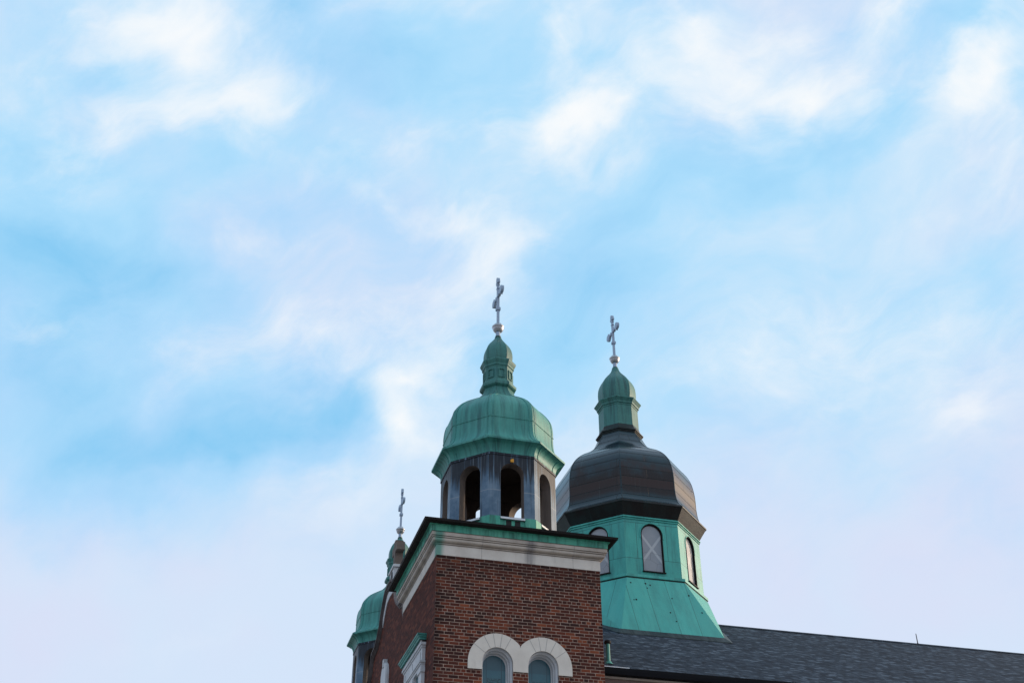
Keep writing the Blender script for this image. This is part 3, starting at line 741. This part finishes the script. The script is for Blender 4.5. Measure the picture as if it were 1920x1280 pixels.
# --- central dome tower
BC = (XB, YM)
mb = MB(); DR = 2.245; dz0, dz1 = 2.80, 4.62
for k in range(8):
    n, t = fdir(k); o = Vector((XB, YM, 0))+n*(DR*C8)
    P = lambda s, d, z, n=n, t=t, o=o: o+t*s-n*d+Vector((0, 0, z))
    arch_wall(mb, P, DR*S8, .5, dz0, dz1, .318, 2.98, 4.145, .16, 0, 1, 1, u0=k*5.7+.48, back=False)
drum = mb.build('drum', ['teal_panel', 'dark_metal'], church)
drum['label'] = 'bright teal copper drum of the central dome'
mb = MB()
octa(mb, BC, [(2.255, 4.575), (2.275, 4.58), (2.275, 4.605), (2.255, 4.61), (2.255, 4.63), (2.30, 4.636), (2.30, 4.665), (2.272, 4.672), (2.272, 4.69)], 0)
mb.build('moulding', ['teal'], drum)
mb = MB()
octa(mb, BC, [(2.272, 4.69), (2.50, 5.035), (2.522, 5.04), (2.522, 5.085), (2.47, 5.125)])
mb.build('eave', ['eave_dark'], drum)
mb = MB(); octa(mb, BC, [(2.25, 2.70), (2.30, 2.735), (2.345, 2.74), (2.362, 2.745), (2.362, 2.825), (2.24, 2.85)]); mb.build('ledge', ['teal'], drum)
mb = MB(); octa(mb, BC, [(2.30, 2.70), (2.335, 2.702), (2.335, 2.733), (2.30, 2.734)]); mb.build('painted_shadow', ['black'], drum)  # solid black ring painted in as the shade under the ledge
for k in range(8):
    n, t = fdir(k); o = Vector((XB, YM, 0))+n*(DR*C8)
    P = lambda s, d, z, n=n, t=t, o=o: o+t*s-n*d+Vector((0, 0, z))
    mb = MB(); arch_frame(mb, P, [(.336, .0), (.336, -.016), (.322, -.018), (.314, -.008), (.312, .035), (.302, .038), (.302, .07)], 2.985, 4.145)
    a = P(-.38, -.05, 2.965)
    q = [P(-.36, -.05, 2.955), P(.36, -.05, 2.955), P(.36, .05, 2.955), P(-.36, .05, 2.955)]; p = [x+Vector((0,0,.03)) for x in q]
    mb.face(q); mb.face(p)
    for i in range(4): mb.face([q[i], q[(i+1) % 4], p[(i+1) % 4], p[i]])
    wn = mb.build('drum_window', ['dark_metal'], church)
    mb = MB(); arch_plate(mb, P, .305, 2.985, 4.145, .05); pane = mb.build('pane', ['glazing'], wn)
    # pane pattern is centred on its own middle
    for lo in pane.data.uv_layers[0].data: lo.uv[1] += .40
    mb = MB(); arch_frame(mb, P, [(.375, .0), (.375, -.016), (.352, -.020), (.352, 0)], 4.02, 4.145); mb.build('hood_mould', ['teal'], wn)
SL = .54; RZ = 2.37
def roofz(y, x=None): return RZ-SL*abs(YM-y)
mb = MB()                                     # broached skirt down to the roof
ST, SZ = 2.345, 2.70
def stop(k): a = R(-90+22.5+45*k); return Vector((XB+ST*math.cos(a), YM+ST*math.sin(a), SZ))   # k=0: right end of the viewer's face
def sc_(x, y, z): return Vector((XB+x, YM+y, z))
for sy in (-1, 1):
    for sx in (-1, 1):
        a0 = sc_(sx*ST*S8, sy*ST*C8, SZ); a1 = sc_(sx*ST*C8, sy*ST*S8, SZ); co = sc_(sx*1.51, sy*3.10, .80)
        ft = sc_(sx*2.17, sy*1.60, RZ-SL*1.60+.0); mb.face([a0, co, a1]); mb.face([a1, co, ft])
    mb.face([sc_(-ST*S8, sy*ST*C8, SZ), sc_(ST*S8, sy*ST*C8, SZ), sc_(1.51, sy*3.10, .80), sc_(-1.51, sy*3.10, .80)])
for sx in (-1, 1):
    mb.face([sc_(sx*ST*C8, -ST*S8, SZ), sc_(sx*ST*C8, ST*S8, SZ), sc_(sx*2.17, 1.60, RZ-SL*1.60), sc_(sx*2.17, 0, RZ), sc_(sx*2.17, -1.60, RZ-SL*1.60)])
skirt = mb.build('skirt_roof', ['teal_seam'], church)
nn = Vector((0, -(SZ-.80), 3.10-ST*C8)).normalized(); bb = Vector((0, -(3.10-ST*C8), -(SZ-.80))).normalized()
if nn.z < 0: nn = -nn
for i in range(11):                           # small dark patches over nail holes
    f = random.uniform(.05, .93); w = random.uniform(.016, .028); hw = ST*S8+(1.51-ST*S8)*f
    o = sc_(random.uniform(-.93, .93)*hw, -(ST*C8+(3.10-ST*C8)*f), SZ+(.80-SZ)*f)
    mb = MB(); rim = [o+Vector((1, 0, 0))*w*math.cos(math.pi/4*j)+bb*w*1.2*math.sin(math.pi/4*j) for j in range(8)]
    up_ = [p+nn*.008 for p in rim]; mb.face(up_)
    for j in range(8): mb.face([rim[j], rim[(j+1) % 8], up_[(j+1) % 8], up_[j]])
    mb.build('patch', ['dark_metal'], skirt)
mb = MB()                                     # lead apron from the skirt's foot down to the shingles
for sy in (-1,):
    q = [sc_(-1.52, sy*3.098, .812), sc_(1.52, sy*3.098, .812), sc_(1.62, sy*3.27, .635), sc_(-1.62, sy*3.27, .635)]
    mb.face(q); mb.face([q[3], q[2], q[2]+Vector((0, 0, -.06)), q[3]+Vector((0, 0, -.06))])
    for sx, i, j in ((1, 1, 2), (-1, 0, 3)):
        mb.face([q[i], q[j], sc_(sx*1.70, sy*3.20, .66), sc_(sx*1.53, sy*3.06, .83)])
        mb.face([sc_(sx*1.525, sy*3.085, .79), sc_(sx*1.69, sy*3.19, .66), sc_(sx*2.22, sy*1.66, RZ-SL*1.66+.02), sc_(sx*2.175, sy*1.62, RZ-SL*1.62+.05)])
mb.build('apron', ['apron'], skirt)
BD = [(2.47, 5.125), (2.40, 5.19), (2.33, 5.31), (2.288, 5.47), (2.264, 5.74), (2.262, 6.10), (2.228, 6.43), (2.155, 6.72), (2.02, 6.965), (1.84, 7.17), (1.61, 7.355), (1.31, 7.545), (1.08, 7.76), (.93, 7.98), (.80, 8.20), (.735, 8.34)]
mb = MB(); bp = cat_rom(BD, 10); CO = .31
lap = [bp[0]]; L0 = 0.0
for (r0, z0), (r1, z1) in zip(bp, bp[1:]):
    d = math.hypot(r1-r0, z1-z0); nr, nz = (z1-z0)/d, (r0-r1)/d
    cuts = [0.0]+[(CO*k-L0)/d for k in range(60) if L0 < CO*k < L0+d]+[1.0]
    for ta, tb in zip(cuts, cuts[1:]):
        for t_ in (ta, tb):
            q = L0+d*t_; f = ((q+(1e-4 if t_ == ta else -1e-4)) / CO) % 1.0
            e = .0045*(1-f); lap.append((r0+(r1-r0)*t_+nr*e, z0+(z1-z0)*t_+nz*e))
    L0 += d
octa(mb, BC, lap, 0, False, v0=0)
bdome = mb.build('dome', ['dome_dark'], church); bdome['label'] = 'large dark brown copper dome'
mb = MB()
for k in range(8):
    batten(mb, BC, bp, k, -1, .010, .020, .007); batten(mb, BC, bp, k, 1, .010, .020, .007)
mb.build('ridge_roll', ['dome_dark'], bdome)
bcup = make_cupola(BC, [(.70, 8.29), (.69, 8.33), (.70, 8.345)],
    [(.70, 8.345), (.728, 8.352), (.728, 8.385), (.752, 8.39), (.752, 8.425), (.785, 8.432), (.785, 8.468), (.70, 8.56), (.655, 8.69)],
    [(.660, 8.68), (.655, 8.72), (.650, 9.45)],
    [(.650, 9.405), (.664, 9.412), (.668, 9.46), (.70, 9.475), (.706, 9.53), (.775, 9.62), (.788, 9.635), (.780, 9.665), (.60, 9.70)],
    [(.595, 9.70), (.622, 9.83), (.636, 9.99), (.634, 10.16), (.606, 10.34), (.53, 10.52), (.42, 10.67), (.30, 10.81), (.20, 10.94), (.14, 11.05), (.105, 11.17)], ['green_cupola', 'eave_dark', 'green_cupola'])
bcup['label'] = 'green cupola above the dark dome'
make_cross(BC, 11.20, 1.105)

# --- nave: shingled gable roof, walls, gutter
XE = 30.0; YE = .47; YB = 2*YM-YE
mb = MB()
x0 = .90
mb.face([(x0, YE, roofz(YE)), (XE, YE, roofz(YE)), (XE, YM, RZ), (x0, YM, RZ)])
mb.face([(XE, YB, roofz(YE)), (x0, YB, roofz(YE)), (x0, YM, RZ), (XE, YM, RZ)])
mb.face([(x0, YE, roofz(YE)-.12), (XE, YE, roofz(YE)-.12), (XE, YM, RZ-.12), (x0, YM, RZ-.12)])
mb.face([(XE, YB, roofz(YE)-.12), (x0, YB, roofz(YE)-.12), (x0, YM, RZ-.12), (XE, YM, RZ-.12)])
roof = mb.build('nave_roof', ['shingle'], church)
mb = MB()
mb.face([(x0, YM-.15, RZ-.15*SL+.018), (XE, YM-.15, RZ-.15*SL+.018), (XE, YM, RZ+.03), (x0, YM, RZ+.03)])
mb.face([(x0, YM+.15, RZ-.15*SL+.018), (XE, YM+.15, RZ-.15*SL+.018), (XE, YM, RZ+.03), (x0, YM, RZ+.03)])
mb.build('ridge_cap', ['shingle'], roof)
ze = roofz(YE)
mb = MB()
for (a, b) in zip([(YE+.04, ze-.135), (YE-.09, ze-.13), (YE-.115, ze-.06), (YE-.13, ze+.005), (YE-.10, ze+.01), (YE-.10, ze-.03), (YE+.03, ze-.03)], [(YE-.09, ze-.13), (YE-.115, ze-.06), (YE-.13, ze+.005), (YE-.10, ze+.01), (YE-.10, ze-.03), (YE+.03, ze-.03), (YE+.04, ze-.02)]):
    mb.face([(TW+.003, a[0], a[1]), (XE, a[0], a[1]), (XE, b[0], b[1]), (TW+.003, b[0], b[1])])
mb.build('gutter', ['gutter'], church)
mb = MB(); mb.box(TW+.004, TW+.72, YE-.095, YE+.12, ze+.004, ze+.035); mb.build('flashing_strip', ['white'], roof)
mb = MB()
mb.box(TW+.002, XE, YE+.045, .80, ze-.185, ze-.14); mb.build('soffit', ['soffit'], church)
mb = MB(); mb.box(TW+.002, XE, .56, .78, ze-.36, ze-.19); mb.build('frieze_board', ['frieze_board'], church)
mb = MB()
mb.face([(TW, .80, zb), (XE, .80, zb), (XE, .80, ze-.10), (TW, .80, ze-.10)])
mb.face([(TW, 2*YM-.80, zb), (XE, 2*YM-.80, zb), (XE, 2*YM-.80, ze-.10), (TW, 2*YM-.80, ze-.10)])
mb.face([(XE-.3, .8, zb), (XE-.3, 2*YM-.8, zb), (XE-.3, 2*YM-.8, ze-.1), (XE-.3, YM, RZ-.13), (XE-.3, .8, ze-.1)])
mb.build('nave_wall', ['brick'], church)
mb = MB()                                     # vent pipe
pz = roofz(1.09)
mb.lathe((4.235, 1.09), [(.045, pz-.05), (.045, pz+.44)], 16); mb.lathe((4.235, 1.09), [(.045, pz+.44), (.075, pz+.455), (.078, pz+.50), (.06, pz+.525), (0, pz+.53)], 16, 1)
mb.lathe((4.235, 1.09), [(.11, pz-.03), (.06, pz+.04), (.046, pz+.05)], 16)
mb.build('vent_pipe', ['green', 'dark_metal'], church)
mb = MB(); mb.lathe((17.6, YM), [(.03, RZ+.02), (.016, RZ+.05), (.013, RZ+.34), (0, RZ+.36)], 8); 
o = mb.build('lightning_rod', ['dark_metal'], church)

# --- street gable between the towers
HALF = [(0, 2.66), (.45, 2.62), (.62, 2.52), (.82, 2.33), (1.03, 2.08), (1.20, 1.80), (1.44, 1.58), (1.78, 1.40), (2.35, 1.32), (2.43, 1.22), (2.50, .98), (2.66, .78), (2.84, .60), (3.10, .28), (3.5, -.10), (4.1, -.42), (4.90, -.56)]
L_ = [(YM-a, z) for a, z in HALF[::-1]]+[(YM+a, z) for a, z in HALF[1:]]
GX = .50
mb = MB()
for (a, za), (b, zb_) in zip(L_, L_[1:]):
    mb.face([(GX, b, zb), (GX, a, zb), (GX, a, za-.05), (GX, b, zb_-.05)]); mb.face([(.90, a, zb), (.90, b, zb), (.90, b, zb_-.05), (.90, a, za-.05)])
gable = mb.build('gable_wall', ['rug_brick'], church); gable['label'] = 'curved brick gable between the two towers'
def strip(mbx, x, y, top, bot, m=0):
    for (a, za), (b, zb_) in zip(L_, L_[1:]):
        mbx.face([(x, b, zb_+bot), (x, a, za+bot), (x, a, za+top), (x, b, zb_+top)], m=m)
        mbx.face([(x, a, za+bot), (x, b, zb_+bot), (y, b, zb_+bot), (y, a, za+bot)], m=m)
        mbx.face([(x, a, za+top), (x, b, zb_+top), (y, b, zb_+top), (y, a, za+top)], m=m)
mb = MB(); strip(mb, GX-.11, .95, .03, -.035); strip(mb, GX-.075, .93, -.036, -.075); strip(mb, GX-.045, .92, -.076, -.115); mb.build('coping', ['coping'], gable)
mb = MB(); keep = L_; L_ = [q for q in L_ if abs(q[0]-YM) < 1.1]; strip(mb, GX-.022, .91, -.116, -.36); L_ = keep
mb.build('stone_band', ['stone_grey'], gable)
mb = MB()
mb.box(.50, .90, YM-.34, YM+.34, 2.60, 3.06); mb.box(.46, .94, YM-.40, YM+.40, 3.062, 3.13); mb.box(.52, .88, YM-.25, YM+.25, 3.132, 3.20)
mb.box(.485, .499, YM-.14, YM+.14, 2.68, 2.90, 1); 
mb.face([(.492, YM+.14*math.cos(math.pi*i/12), 2.90+.14*math.sin(math.pi*i/12)) for i in range(13)], m=1)
mb.build('pedestal', ['stone_grey', 'black'], gable)
mb = MB()
mb.box(.54, .78, YM-.115, YM+.115, 3.202, 4.00); mb.box(.541, .779, YM-.36, YM-.116, 3.62, 3.86); mb.box(.541, .779, YM+.116, YM+.36, 3.62, 3.86)
o = mb.build('stone_cross', ['stone_brown'], church); o['label'] = 'brown stone cross on top of the gable'
mb = MB()                                     # head of the gable's central niche
Pg = lambda s, d, z: (GX+d, YM+.05-s, z)
arch_frame(mb, Pg, [(.42, .01), (.42, -.06), (.40, -.085), (.30, -.085), (.27, -.06), (.27, .005)], -2.4, -.05)
arch_plate(mb, Pg, .41, -2.4, -.05, -.088, 0)
mb.box(GX-.11, GX, YM-.03, YM+.13, .24, .46)
mb.build('niche_head', ['stone_grey'], gable)

# ------------------------------------------------------------------ ground
def struct(o, label=None): o['kind'] = 'structure'; return o
mb = MB(); mb.face([(-600, -600, -GZ), (600, -600, -GZ), (600, 600, -GZ), (-600, 600, -GZ)])
struct(mb.build('ground', ['walk']))
mb = MB(); mb.face([(-60, -18.5, -GZ+.008), (80, -18.5, -GZ+.008), (80, -30, -GZ+.008), (-60, -30, -GZ+.008)]); struct(mb.build('road', ['ground']))
mb = MB(); mb.box(-60, 80, -18.5, -16.6, -GZ-.1, -GZ+.14); struct(mb.build('pavement', ['walk']))
